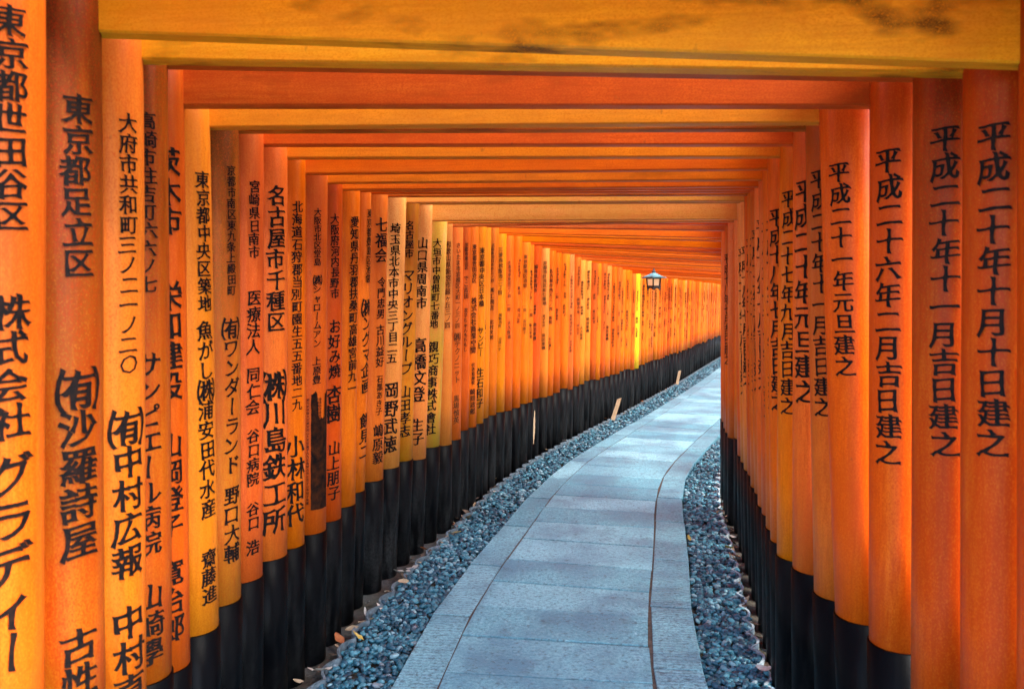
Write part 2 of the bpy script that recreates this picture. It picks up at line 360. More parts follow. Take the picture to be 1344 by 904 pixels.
# ------------------------------------------------------------------ brush lettering: glyph outlines of the built-in font, thickened and cut like brush strokes
LEFT_TEXT = {
 0: [('東京都世田谷区', 10, 305), ('株式会社', 385, 575), ('グラディー', 592, 880)],
 1: [('東京都足立区', 125, 365), ('㈲沙羅詩屋', 485, 730), ('古性', 818, 912), ('善次', 912, 1010)],
 2: [('大府市共和町三ノ二一ノ二〇', 150, 490), ('㈲中村広報', 538, 755), ('中村直', 790, 925)],
 3: [('高崎市住吉町六六ノ七', 150, 385), ('サンピエール病院', 460, 725), ('山崎學', 760, 868)],
 4: [('茨木市', 195, 310), ('栄和建設', 368, 525), ('山岡登子', 565, 705), ('寛治郎', 730, 838)],
 5: [('東京都中央区築地', 225, 410), ('魚がし㈱浦安田代水産', 420, 678), ('齋藤進', 718, 790)],
 6: [('京都市南区東九条上殿田町', 218, 388), ('㈲ワンダーランド', 418, 620), ('野口大輔', 635, 735)],
 7: [('宮崎県日南市', 238, 340), ('医療法人', 380, 465), ('同仁会', 480, 543), ('谷口病院', 560, 635), ('谷口', 655, 692), ('浩', 704, 724)],
 8: [('名古屋市千種区', 245, 435), ('㈱川島鉄工所', 487, 695)],
 9: [('北海道石狩郡当別町園生五五番地二九', 265, 537), ('小林和代', 568, 685)],
 10: [('大阪市北区堂島', 275, 350), ('㈱シャロームアン', 362, 455), ('上原豊', 466, 502)],
 11: [('大阪府河内長野市', 282, 392), ('お好み焼', 418, 495), ('杏樹', 503, 552), ('山上朋子', 575, 652)],
 12: [('愛知県丹羽郡扶桑町高雄宮前九一', 285, 515)],
 13: [('東京都豊島区池袋', 275, 372), ('㈱ングマ企画', 393, 515), ('餅見二', 540, 600)],
 14: [('七福会', 287, 346), ('令門忠男', 364, 418), ('古川益好', 425, 480), ('石黒あき子', 490, 542), ('嶋原毅', 553, 605)],
 15: [('埼玉県北本市中央三丁目二五', 295, 475), ('岡野武徳', 498, 590)],
 16: [('名古屋市', 292, 340), ('マリオングループ', 353, 490), ('山田孝志', 503, 570)],
 17: [('山口県周南市', 313, 405), ('高橋文登', 441, 525), ('生子', 545, 580)],
 18: [('大垣市中曽根町七番地', 315, 430), ('親巧商事株式會社', 446, 566)],
 19: [('和歌山県新宮市緑ヶ丘三ノ四', 318, 430)],
 20: [('さいたま市岩槻区大町一ノ三ノ四', 320, 430), ('㈱テクノニット', 436, 500), ('馬場慎英', 515, 552)],
 21: [('京都市東山区', 320, 355), ('でこ吉田', 362, 392), ('花子ちゃんもちもし', 404, 460)],
 22: [('東京都世田谷区', 322, 372), ('株式会社商業空間', 390, 462), ('代表取締役', 474, 502), ('崎岡政献', 507, 540)],
 23: [('東京都中央区日本橋', 326, 402), ('サンビー', 428, 466), ('生石和子', 480, 532)],
}
RIGHT_TEXT = {  # gate: (words, y0, y1)
 2: ('平成二十年十月十日建之', 168, 592), 3: ('平成二十年十一月吉日建之', 172, 592), 4: ('平成二十六年二月吉日建之', 198, 605), 5: ('平成二十一年元旦建之', 216, 492),
 6: ('平成二十年十一月吉日建之', 224, 545), 7: ('平成二十年元旦建之', 236, 528), 8: ('平成二十七年九月吉日建之', 250, 543)}
PLACES = ['東京都港区赤坂', '名古屋市西区', '大阪市守口市大久保町', '広島県廿日市市', '京都市伏見区', '神戸市中央区', '奈良県生駒市', '岐阜県関市', '福井県敦賀市', '横浜市鶴見区', '三重県松阪市', '滋賀県大津市', '兵庫県西宮市', '大阪市中央区', '富山県高岡市', '山形県鶴岡市']
FIRMS = ['株式会社', '㈱工務店', '商店', '㈲製作所', '建設株式会社', '一同', '医院', '㈱運輸']
NAMES = ['石川雅子', '坂口幸宏', '津田重機', '山田一子', '北村次男', '吉村武子', '中川正', '松本和也', '大久保進', '田中直子', '土田靖男']
def far_text(rnd):
    return [(rnd.choice(PLACES) + rnd.choice(['', '二丁目', '三ノ四', '町七番地', '']), ), (rnd.choice(FIRMS), ), (rnd.choice(NAMES), )]
RDATES = ['平成十八年七月吉日建之', '平成十六年六月吉日建之', '平成二十一年二月吉日建之', '平成十二年五月吉日建之']

chars = set(''.join(t for L in LEFT_TEXT.values() for t, _, _ in L) + ''.join(v[0] for v in RIGHT_TEXT.values()) + ''.join(PLACES + FIRMS + NAMES + RDATES) + '二丁目三ノ四町七番地東')
GLYPH = {}
def make_glyphs():
    obs = {}
    for ch in sorted(chars):
        c = bpy.data.curves.new('glyph', 'FONT'); c.body = ch; c.resolution_u = 2; c.size = 1
        o = bpy.data.objects.new('glyph', c); col.objects.link(o); obs[ch] = o
    dg = bpy.context.evaluated_depsgraph_get()
    me = obs['東'].evaluated_get(dg).to_mesh(); xs = [v.co.x for v in me.vertices]; ys = [v.co.y for v in me.vertices]
    em = (max(xs) - min(xs)) / 0.92; cx, cyy = (max(xs) + min(xs)) / 2, (max(ys) + min(ys)) / 2
    rnd = random.Random(2)
    for ch, o in obs.items():
        me = o.evaluated_get(dg).to_mesh(); bm = bmesh.new(); bm.from_mesh(me)
        bmesh.ops.remove_doubles(bm, verts=bm.verts, dist=1e-5)
        for v in bm.verts: v.co.x = (v.co.x - cx) / em; v.co.y = (v.co.y - cyy) / em; v.co.z = 0
        for f in bm.faces:
            if f.normal.z < 0: f.normal_flip()
        corner = set()
        for v in bm.verts:
            be = [e for e in v.link_edges if len(e.link_faces) == 1]
            if len(be) == 2:
                d0 = (be[0].other_vert(v).co - v.co).normalized(); d1 = (be[1].other_vert(v).co - v.co).normalized()
                if d0.dot(d1) > -0.6: corner.add(tuple(round(x, 4) for x in v.co))
        cps = [Vector(c) for c in corner]
        for ax in ((1, 0, 0), (0, 1, 0)):
            for k in range(-5, 6):
                bmesh.ops.bisect_plane(bm, geom=bm.verts[:] + bm.edges[:] + bm.faces[:], plane_co=(k * 0.1 * ax[0], k * 0.1 * ax[1], 0), plane_no=ax)
        move = {}; p1, p2 = rnd.uniform(0, 6), rnd.uniform(0, 6)
        for v in bm.verts:
            be = [e for e in v.link_edges if len(e.link_faces) == 1]
            if len(be) != 2: continue
            N = []
            for e in be:
                d = (e.other_vert(v).co - v.co).normalized(); fc = e.link_faces[0].calc_center_median(); n = Vector((-d.y, d.x, 0))
                if n.dot(fc - (v.co + e.other_vert(v).co) / 2) > 0: n = -n
                N.append(n)
            n = N[0] + N[1]
            if n.length < 1e-3: continue
            k = max(0.5, (1 + N[0].dot(N[1])) / 2) ** .5; n = n.normalized() / k
            near = min(((v.co - c).length for c in cps), default=1)
            wgt = 0.62 + 0.75 * math.exp(-(near / 0.09) ** 2) + 0.35 * math.sin(v.co.x * 9 + p1) * math.sin(v.co.y * 8 + p2)
            mv = Vector((n.x * 0.025, n.y * 0.013, 0)) * max(wgt, .15)
            d0 = be[0].other_vert(v).co - v.co; d1 = be[1].other_vert(v).co - v.co
            if N[0].dot(N[1]) < 0.35 and (d0 + d1).dot(n) < 0:            # outer corner of a stroke end
                q = n.normalized(); a = abs(q.x - q.y) * 0.707 if q.x * q.y < 0 else 0
                mv = mv + q * (0.055 * a - 0.012 if q.x * q.y < 0 else -0.024)
            mv += Vector((rnd.uniform(-.005, .005), rnd.uniform(-.005, .005), 0)); move[v] = mv
        for v, mv in move.items(): v.co += mv
        for v in bm.verts:
            x, y = v.co.x, v.co.y; v.co.x = x + 0.012 * math.sin(y * 6 + p1); v.co.y = y + 0.012 * math.sin(x * 6 + p2)
        for v in bm.verts:                                               # strokes rise to the right, as brushed
            x, y = v.co.x, v.co.y; v.co.y = y + 0.095 * x - 0.05 * x * x
        if ch == 'ー':
            for v in bm.verts: v.co.x, v.co.y = -v.co.y * 1.0, -v.co.x
        bmesh.ops.triangulate(bm, faces=bm.faces)
        bm.verts.index_update(); GLYPH[ch] = ([(v.co.x, v.co.y) for v in bm.verts], [tuple(v.index for v in f.verts) for f in bm.faces]); bm.free()
    for o in obs.values():
        c = o.data; bpy.data.objects.remove(o); bpy.data.curves.remove(c)
make_glyphs()

# ------------------------------------------------------------------ gates
VERM = (0.80, 0.148, 0.001)
def c4(c): return (c[0], c[1], c[2], 1)
def paint(o, c, grime=0.0, moss=0.0, fade_light=0.0):
    o.color = c4(c); o['grime'] = float(grime); o['moss'] = float(moss); o['fade_light'] = float(fade_light); return o

def shaft(cx0, cx1, za, zb, cyc, r0, r1, ztop, segs=36, rows=7, seed=0):   # leaning round post between za and zb
    V, Fc = [], []; rnd = random.Random(seed); ph = rnd.uniform(0, 6); am = rnd.uniform(0.0, 0.0015)
    for i in range(rows):
        z = za + (zb - za) * i / (rows - 1); q = z / ztop; x = cx0 + (cx1 - cx0) * q; r = r0 + (r1 - r0) * q + am * math.sin(z * 4 + ph)
        for j in range(segs):
            a = 2 * math.pi * j / segs; V.append((x + r * math.cos(a), cyc + r * math.sin(a), z))
    for i in range(rows - 1):
        for j in range(segs):
            k = (j + 1) % segs; Fc.append((i*segs + j, i*segs + k, (i+1)*segs + k, (i+1)*segs + j))
    Fc.append(tuple(range(segs - 1, -1, -1))); Fc.append(tuple((rows-1)*segs + j for j in range(segs)))
    return V, Fc
def beam(x0, x1, z0, z1, ya, yb, h, sag=0.0, n=10, flare=0.0):
    V, Fc = [], []; b = 0.004; prof = [(0, b), (b, 0), (1 - b / 1, 0), (1, b)]
    D = yb - ya
    pr = [(ya, b), (ya + b, 0), (yb - b, 0), (yb, b), (yb, h - b), (yb - b, h), (ya + b, h), (ya, h - b)]
    for i in range(n + 1):
        q = i / n; x = x0 + (x1 - x0) * q; z = z0 + (z1 - z0) * q + sag * (2*q - 1) ** 4
        for y, dz in pr: V.append((x, y, z + dz))
    m = len(pr)
    for i in range(n):
        for j in range(m):
            k = (j + 1) % m; Fc.append((i*m + j, (i+1)*m + j, (i+1)*m + k, i*m + k))
    Fc.append(tuple(range(m))); Fc.append(tuple(n*m + j for j in range(m - 1, -1, -1)))
    return V, Fc

class Gate: pass
G = []
# near gates: u of the left post's inner edge (beam height, black-top height), y of black top, y of beam end left; right: u edge (beam, lower), y beam end right; radius
NEAR = {  # k: (Yl, u_t, u_b, y_blk, y_bl,  Yr, ur_t, ur_b, yr_blk, y_br)
 0: (1.37, 62, 60, None, None, 1.33, 1410, 1410, None, None),
 1: (1.56, 135, 140, None, 40, 1.50, 1336, 1333, None, 86),
 2: (1.74, 190, 193, None, 77, 1.68, 1262, 1260, None, 97),
 3: (1.91, 222, 226, None, 84, 1.87, 1197, 1195, None, 103),
 4: (2.08, 243, 250, 889, 138, 2.07, 1140, 1140, 857, 139),
 5: (2.27, 277, 288, 838, 167, 2.27, 1074, 1096, 820, 161),
 6: (2.44, 315, 317, 799, 172, 2.46, 1056, 1068, 790, 170),
 7: (2.62, 347, 345, 767, 190, 2.66, 1040, 1040, 755, 190),
 8: (2.81, 378, 377, 738, 207, 2.86, 1022, 1019, 738, 206),
 9: (2.99, 402, 400, 722, 228, 3.05, 1006, 1011, 716, 222),
 10: (3.18, 431, 428, 703, 240, 3.24, 1000, 1005, 700, 236),
 11: (3.37, 450, 448, 686, 249, 3.42, 995, 1000, 680, 245),
 12: (3.57, 473, 466, 667, 251, 3.60, 989, 994, 669, 249),
 13: (3.76, 488, 479, 648, 254, 3.79, 984, 990, 651, 252),
 14: (3.98, 510, 503, 633, 258, 3.98, 980, 985, 643, 256),
 15: (4.20, 534, 524, 616, 266, 4.17, 976, 981, 627, 264),
 16: (4.40, 551, 541, 606, 268, 4.36, 971, 976, 620, 266),
 17: (4.60, 568, 559, 604, 290, 4.54, 967, 972, 609, 288),
 18: (4.83, 588, 577, 588, 293, 4.74, 963, 968, 601, 291),
}
rg = random.Random(21)
def radius(k): return {0: .078, 1: .078, 2: .075, 5: .076, 8: .08, 10: .078, 15: .08}.get(k, rg.uniform(.068, .080))
for k, d in NEAR.items():
    q = Gate(); q.k = k; q.r = radius(k); Yl, ut, ub, yk, ybl, Yr, urt, urb, yrk, ybr = d
    q.side = []
    for sgn, Y, t, b, yb_, ybm in ((-1, Yl, ut, ub, yk, ybl), (1, Yr, urt, urb, yrk, ybr)):
        zt = at(t, ybm, Y + .018).z if ybm is not None else (2.12 if sgn < 0 else 2.0)
        zb = at(b, yb_, Y - q.r).z if yb_ else 0.50
        def xc(u, z):
            v = 0
            # iterate pixel row for this height
            dd = ray(u, 450); v = 450
            for _ in range(12):
                p = at(u, v, Y); v += (p.z - z) * F / Y
            p = at(u, v, Y); kk = p.x / p.y
            return kk * Y + sgn * q.r * math.sqrt(1 + kk * kk)
        zt_, zb_ = zt, max(zb, .3)
        xt, xb = xc(t, zt), xc(b, zb)
        sl = (xt - xb) / (zt - zb); q.side.append([xb - sl * zb, xb + sl * (2.5 - zb), Y, zb, zt])   # x at ground, x at 2.5 m
    G.append(q)
# the following gates step along the curve
s = s_at(4.83) + 0.195; k = 19; rnd = random.Random(8)
while True:
    q = Gate(); q.k = k; q.r = rnd.choice([.068, .072, .075, .078, .080, .088]); W = 1.775 - .09 * sm(s_at(5.0), s_at(6.2), s); q.rr = q.r if k <= 22 else .056  # hidden far right posts made thin to let side light through
    x, y, h = frame(s, -q.r + rnd.uniform(-.012, .008)); x2, y2, _ = frame(s, W + q.rr + rnd.uniform(-.01, .012))
    y = max(y, 0); Y = y
    if Y > 23.5: break
    ht = 1.975 if Y < 6 else 1.975 - 0.042 * (Y - 6) if Y < 11 else 1.765
    ht += rnd.uniform(-.02, .02); tilt = -0.05 - 0.07 * min(1, max(0, (Y - 5.5) / 2)); ln = rnd.uniform(.02, .05)
    zb = 0.53 + rnd.uniform(-.022, .022) - 0.03 * min(1, max(0, (Y - 6) / 4))
    q.side = [[x - .008, x + ln * math.cos(h), y, zb, ht], [x2 + .02, x2 - ln * .5 * math.cos(h), y2, zb + rnd.uniform(-.02, .02), ht + tilt]]
    if k == 19: q.side[0][4] = q.side[1][4] = 1.90
    G.append(q); s += q.r * 2 + rnd.uniform(.028, .062); k += 1

for j in range(1, 4):  # unseen gates added behind the camera to darken the near posts
    q = Gate(); q.k = -j; q.r = .078; Y = 1.30 - .19 * j
    q.side = [[-1.0, -.985, Y, .5, 2.03], [.93, .92, Y, .5, 1.98]]; G.append(q)

def style(k, part):                                # paint of each gate, gap light on the pale posts included: colour, grime, moss, fade
    rr = random.Random(k * 7 + {'L': 1, 'R': 2, 'B': 3}[part])
    c = [VERM[0] * rr.uniform(.93, 1.03), VERM[1] * rr.uniform(.86, 1.2), VERM[2] * rr.uniform(.6, 1.4)]
    g_, m_, f_ = rr.uniform(0, .18), 0.0, rr.uniform(0, .12)
    if rr.random() < .25: f_ = rr.uniform(.2, .55)
    if rr.random() < .3: c[0] *= .86; c[1] *= .62
    elif rr.random() < .3: c[1] *= 1.35
    if rr.random() < .16: g_ = rr.uniform(.35, .6)
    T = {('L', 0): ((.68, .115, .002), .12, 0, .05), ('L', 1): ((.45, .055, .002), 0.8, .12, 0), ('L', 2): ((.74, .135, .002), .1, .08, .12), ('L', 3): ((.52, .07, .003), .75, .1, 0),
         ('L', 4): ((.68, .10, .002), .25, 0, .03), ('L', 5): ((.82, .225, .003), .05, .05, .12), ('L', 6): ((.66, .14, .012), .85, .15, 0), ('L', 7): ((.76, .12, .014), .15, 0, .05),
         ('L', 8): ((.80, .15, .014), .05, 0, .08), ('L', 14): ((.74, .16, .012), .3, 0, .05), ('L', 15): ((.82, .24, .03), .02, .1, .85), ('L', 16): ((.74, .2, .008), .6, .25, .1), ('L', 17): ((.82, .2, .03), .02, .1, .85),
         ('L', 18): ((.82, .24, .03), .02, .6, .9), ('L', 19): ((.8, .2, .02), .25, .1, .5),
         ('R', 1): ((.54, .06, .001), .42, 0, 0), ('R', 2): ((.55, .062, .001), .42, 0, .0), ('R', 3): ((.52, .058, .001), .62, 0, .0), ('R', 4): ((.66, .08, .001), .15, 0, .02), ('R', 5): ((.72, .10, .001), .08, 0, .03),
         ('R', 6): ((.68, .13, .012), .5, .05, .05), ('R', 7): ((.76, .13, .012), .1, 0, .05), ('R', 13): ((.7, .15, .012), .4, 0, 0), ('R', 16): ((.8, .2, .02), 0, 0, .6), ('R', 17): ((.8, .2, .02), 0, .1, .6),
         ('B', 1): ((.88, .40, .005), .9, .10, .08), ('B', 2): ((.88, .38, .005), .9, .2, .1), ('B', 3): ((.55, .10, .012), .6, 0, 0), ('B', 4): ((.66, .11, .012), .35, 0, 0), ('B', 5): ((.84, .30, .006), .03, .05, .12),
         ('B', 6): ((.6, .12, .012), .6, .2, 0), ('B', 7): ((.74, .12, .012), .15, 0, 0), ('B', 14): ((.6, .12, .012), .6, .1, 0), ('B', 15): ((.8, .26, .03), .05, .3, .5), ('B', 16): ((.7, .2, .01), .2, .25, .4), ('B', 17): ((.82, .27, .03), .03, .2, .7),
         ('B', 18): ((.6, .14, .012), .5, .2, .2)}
    return T.get((part, k), (tuple(c), g_, m_, f_))

def letter(segs, cx0, cx1, cyc, r, ang, parent, name='inscription', ink=(.004, .003, .003)):   # segs: (char, z centre, size, angle offset in metres)
    V, Fc = [], []
    for ch, z, sz, off in segs:
        if ch not in GLYPH: continue
        gv, gf = GLYPH[ch]; b = len(V)
        for gx, gy in gv:
            zz = z + gy * sz; a = ang + (gx * sz + off) / r; x = cx0 + (cx1 - cx0) * zz / 2.5
            rr = r + 0.0011; V.append((x + rr * math.sin(a), cyc - rr * math.cos(a), zz))
        Fc.extend(tuple(b + i for i in f) for f in gf)
    o = link_mesh(name, V, Fc, INK, parent); o.color = c4(ink); return o

def zpix(u, v, Y): return at(u, v, Y).z
ORD = ['', 'first', 'second', 'third', 'fourth', 'fifth', 'sixth', 'seventh', 'eighth', 'ninth', 'tenth', 'eleventh', 'twelfth', 'thirteenth', 'fourteenth', 'fifteenth', 'sixteenth', 'seventeenth', 'eighteenth', 'nineteenth']
TENS = ['', '', 'twent', 'thirt', 'fort', 'fift', 'sixt', 'sevent', 'eight', 'ninet']
def ordinal(n):
    if n < 20: return ORD[n]
    if n % 10 == 0: return TENS[n // 10] + 'ieth'
    return TENS[n // 10] + 'y-' + ORD[n % 10]
# the post coloured yellow for sunlight stands where the photo shows it; find the gate nearest to that spot
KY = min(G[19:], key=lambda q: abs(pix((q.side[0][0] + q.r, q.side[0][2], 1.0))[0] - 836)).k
NEAR_LABEL = {
 0: 'nearest gate, its orange left post cut off by the left edge of the picture', 1: 'gate with large yellow beam across the top and dark red left post',
 2: 'gate with second yellow beam, left post lettered with a long row of numerals', 3: 'gate with thin dark brown beam and narrow brown stained left post',
 4: 'gate with dull red beam, half hidden left post beside the brown stained one', 5: 'gate with bright yellow-orange left post and bright orange beam beside a dark streaked post',
 6: 'gate with dark soot-streaked left post right of the yellow-orange post', 7: 'gate with red-orange left post, Miyazaki address, right of the dark streaked post',
 8: 'gate whose left post carries big bold lettering of a Nagoya address', 9: 'gate whose left post carries a long Hokkaido address down to the black base',
 10: 'gate with a blackened notice sheet stuck low on its left post', 11: 'gate just beyond the post with the blackened notice sheet',
 12: 'gate with an Aichi address in thin letters, second beyond the blackened notice sheet', 13: 'gate with bold black letters on a narrow strip of left post, Toshima address',
 14: 'gate with several small names in two columns below three large letters', 15: 'gate with a left post tinted pale for gap light and Saitama address in large letters',
 16: 'gate with dark mossy post top between the two posts tinted pale for gap light', 17: 'gate with pale lichen-spotted beam and light-tinted left post with Yamaguchi address', 18: 'gate with a pale left post streaked yellow-green by lichen at the top'}
def build_gate(q):
    k = q.k; L, Rr = q.side
    xm, ym = (L[0] + Rr[0]) / 2, (L[2] + Rr[2]) / 2; dx, dy = Rr[0] - L[0], Rr[2] - L[2]; rz = math.atan2(dy, dx); hw = math.hypot(dx, dy) / 2
    root = empty('torii_gate', (xm, ym, -0.04), rz)
    if k < 0: lb = f'unseen vermilion gate added out of the picture, {ordinal(-k)} back from the nearest one shown'
    elif k in NEAR_LABEL: lb = NEAR_LABEL[k]
    elif k - 18 <= (KY - 18) // 2: lb = f'vermilion gate standing {ordinal(k - 18)} beyond the gate with the lichen-streaked pale post'
    elif k < KY: lb = f'small vermilion gate standing {ordinal(KY - k)} before the gate with the sunlit yellow post'
    elif k == KY: lb = 'distant gate with a left post coloured yellow for sunlight on a broad black base'
    else: lb = f'distant vermilion gate, {ordinal(k - KY)} beyond the gate with the sunlit yellow post'
    tag(root, lb, 'torii gate', 'vermilion torii gates lining the path')
    Y0 = min(L[2], Rr[2])
    zo = 0.04                                        # the root lies 4 cm below the paving
    top = min(L[4], Rr[4]) + 0.15 + 0.13
    lean = {}
    for sgn, S, pt in ((-1, L, 'L'), (1, Rr, 'R')):
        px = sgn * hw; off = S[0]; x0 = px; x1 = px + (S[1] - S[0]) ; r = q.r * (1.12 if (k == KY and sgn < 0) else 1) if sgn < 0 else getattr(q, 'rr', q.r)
        lean[pt] = (x0, x1)
        ztop = 2.5 + zo; zt = S[4] + 0.15 + 0.15 + zo
        fr = lambda z: x0 + (x1 - x0) * z / 2.5
        segs = 40 if Y0 < 4 else 28 if Y0 < 9 else 18
        zbk = S[3] + zo
        V, Fc = shaft(x0, x1, zbk, zt, 0, r, r * .965, ztop, segs, 7, k * 2 + sgn)
        po = link_mesh('post', V, Fc, PAINT, root, smooth=True); po.data.polygons[-1].use_smooth = False; po.data.polygons[-2].use_smooth = False
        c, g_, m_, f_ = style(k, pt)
        if k == KY and sgn < 0: c, g_, m_, f_ = (.90, .60, .02), 0, 0, 0  # sunlight on this post put into its paint as yellow
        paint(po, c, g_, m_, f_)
        V, Fc = shaft(x0, x1, -0.06, zbk - .001, 0, r + .0025, r + .0025, ztop, segs, 3, 0)
        pb = link_mesh('post_base', V, Fc, BLACK, po, smooth=True); pb.data.polygons[-1].use_smooth = False
        pb['dust'] = min(1.0, max(.15, (Y0 - 2.0) / (2.2 if sgn < 0 else 1.4))) * random.Random(k * 5 + sgn).uniform(.35, 1.0)
        if sgn < 0 and k == KW:                       # strip where the black paint has come off
            V, Fc = [], []; rs = random.Random(9)
            for i in range(13):
                z = .14 + .31 * i / 12; w_ = .10 * math.sin(math.pi * (i + .6) / 13.2) ** .6
                for j in range(4): a_ = R(48) + (j / 1.5 - 1) * (w_ + rs.uniform(-.02, .02)) + .004 * i; V.append((fr(z) + (r + .0036) * math.sin(a_), -(r + .0036) * math.cos(a_), z))
            Fc = [(4*i + j, 4*i + j + 1, 4*i + j + 5, 4*i + j + 4) for i in range(12) for j in range(3)]
            tag(link_mesh('bare_wood_strip', V, Fc, WOOD, po), 'bare tan wood strip on the black base')
        # lettering
        rl = random.Random(k * 3 + sgn)
        out = []; ang = None; cuts = [0]
        if sgn < 0:
            if k in LEFT_TEXT:
                for t, a, b in LEFT_TEXT[k]:
                    za, zb = zpix(400, a, S[2]), zpix(400, b, S[2]); p = (za - zb) / len(t)
                    for i, ch in enumerate(t):
                        wgt = 1.22 if ch in '㈱㈲' else 1.0
                        out.append((ch, za - p * (i + .5) + zo, p * 1.0 * wgt, rl.uniform(-.05, .05) * p))
                    cuts.append(len(out))
                # centre the column on the part of the post that faces the path
                if k <= 18:
                    prev = NEAR[k-1][2] if k else -30
                    tgt = {0: 14, 3: 196, 4: 223, 14: 499, 12: 463, 13: 481}.get(k, (max(prev, 0) + NEAR[k][2]) / 2 + 0.06 * (NEAR[k][2] - prev)); best = None
                    for dgr in range(10, 80):
                        a_ = R(dgr); u = pix((S[0] + (S[1] - S[0]) * .48 + r * math.sin(a_), S[2] - r * math.cos(a_), 1.2))[0]
                        if best is None or abs(u - tgt) < best[0]: best = (abs(u - tgt), a_)
                    ang = best[1] - rz
                else: ang = R(50) + frame(s_at(S[2]))[2] * 0.3
            elif k > 0 and Y0 < 21:
                z = 1.80 + rl.uniform(-.08, .08) - (0.042 * min(5, max(0, S[2] - 6))); 
                for (t, ) in far_text(rl):
                    p = rl.uniform(.026, .046)
                    for ch in t: out.append((ch, z + zo, p * .92, rl.uniform(-.004, .004))); z -= p
                    z -= rl.uniform(.04, .14); cuts.append(len(out))
                    if z < .75: break
                ang = R(50) + rl.uniform(-.22, .22)
        else:
            if k in RIGHT_TEXT:
                t, a, b = RIGHT_TEXT[k]; za, zb = zpix(1150, a, S[2]), zpix(1150, b, S[2]); p = (za - zb) / len(t)
                for i, ch in enumerate(t): out.append((ch, za - p * (i + .5) + zo, p * 0.99, rl.uniform(-.05, .05) * p))
                tgt = {2: 1305, 3: 1240, 4: 1166, 5: 1112, 6: 1080, 7: 1056, 8: 1034}[k]; best = None
                for dgr in range(-80, 30):
                    a_ = R(dgr); u = pix((S[0] + (S[1] - S[0]) * .48 + r * math.sin(a_), S[2] - r * math.cos(a_), 1.2))[0]
                    if best is None or abs(u - tgt) < best[0]: best = (abs(u - tgt), a_)
                ang = best[1] - rz
            elif 8 < k < 18 or k in (20, 23):
                t = RDATES[0] if k == 16 else RDATES[2] if k > 24 else rl.choice(RDATES); z = 1.74 + rl.uniform(-.05, .03); p = .068
                for ch in t: out.append((ch, z + zo, p * 1.05, 0)); z -= p
                ang = R(-47) + rl.uniform(-.14, .14)
        if out:
            e_ = 0 if k < 19 else rl.uniform(0.0, .13); cuts = cuts if len(cuts) > 1 else [0, len(out)]
            for a_, b_ in zip(cuts, cuts[1:]): letter(out[a_:b_], x0, x1, 0, r, ang, po, ink=(.004 + e_, .003 + e_ * .28, .003 + e_ * .06))
        if sgn < 0 and k == 10:                       # notice sheet, blackened by weather, with its columns of tiny letters
            za, zb = zpix(415, 512, S[2]) + zo, zpix(415, 664, S[2]) + zo
            V, Fc = [], []; n = 14; m = 26; rs = random.Random(4)
            for i in range(m + 1):
                for j in range(n + 1):
                    a_ = ang - .30 + 1.10 * j / n + (rs.uniform(-.012, .012)); z = za + (zb - za) * i / m + (rs.uniform(-.012, .008) if i == 0 else rs.uniform(-.002, .002)); x = fr(z)
                    if i == 0 and 4 < j < 11: z -= 0.085 + rs.uniform(0, .03)
                    if i and 4 < j < 11: z = za - .1 + (zb - za + .1) * i / m
                    V.append((x + (r + .0016) * math.sin(a_), -(r + .0016) * math.cos(a_), z))
            for i in range(m):
                for j in range(n):
                    a0 = i*(n+1) + j; Fc.append((a0, a0 + 1, a0 + n + 2, a0 + n + 1))
            sh = link_mesh('notice_sheet', V, Fc, SHEET, po); tag(sh, 'blackened weathered notice sheet with ragged top')
            tiny = []; rs = random.Random(6); pool = '大阪市北区堂島中央町山田川子東京名古屋正進'
            for cix, offx in enumerate((-.036, .004, .016)):
                z = za - .03
                while z > (zb + .02 if cix == 0 else za - .12): tiny.append((rs.choice(pool), z, .0125, offx)); z -= .0135
            letter(tiny, x0, x1, 0, r + .001, ang, po, 'notice_lettering')
    # tie beam through both posts, top beam on the posts
    c, g_, m_, f_ = style(k, 'B'); o_ = 0.13
    xl, xr = lean['L'][0] + (lean['L'][1] - lean['L'][0]) * .79, lean['R'][0] + (lean['R'][1] - lean['R'][0]) * .79
    zl, zr = L[4] + zo, Rr[4] + zo; sl = (zr - zl) / (xr - xl)
    V, Fc = beam(xl - q.r - o_, xr + q.r + o_, zl - sl * (q.r + o_), zr + sl * (q.r + o_), .015, .065, .15)
    paint(link_mesh('tie_beam', V, Fc, BEAMP, root), c, g_, m_, f_)
    d = .042 if k < 20 else .03; zk = .15 + .145; o_ = .32
    V, Fc = beam(xl - o_, xr + o_, zl + zk - sl * o_, zr + zk + sl * o_, -d, d, .12, 0.04, 14)
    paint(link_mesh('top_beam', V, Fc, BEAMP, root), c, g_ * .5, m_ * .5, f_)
KW = min(G[19:], key=lambda q: abs(pix((q.side[0][0] + q.r * .4, q.side[0][2], .4))[0] - 697)).k
for q in G: build_gate(q)

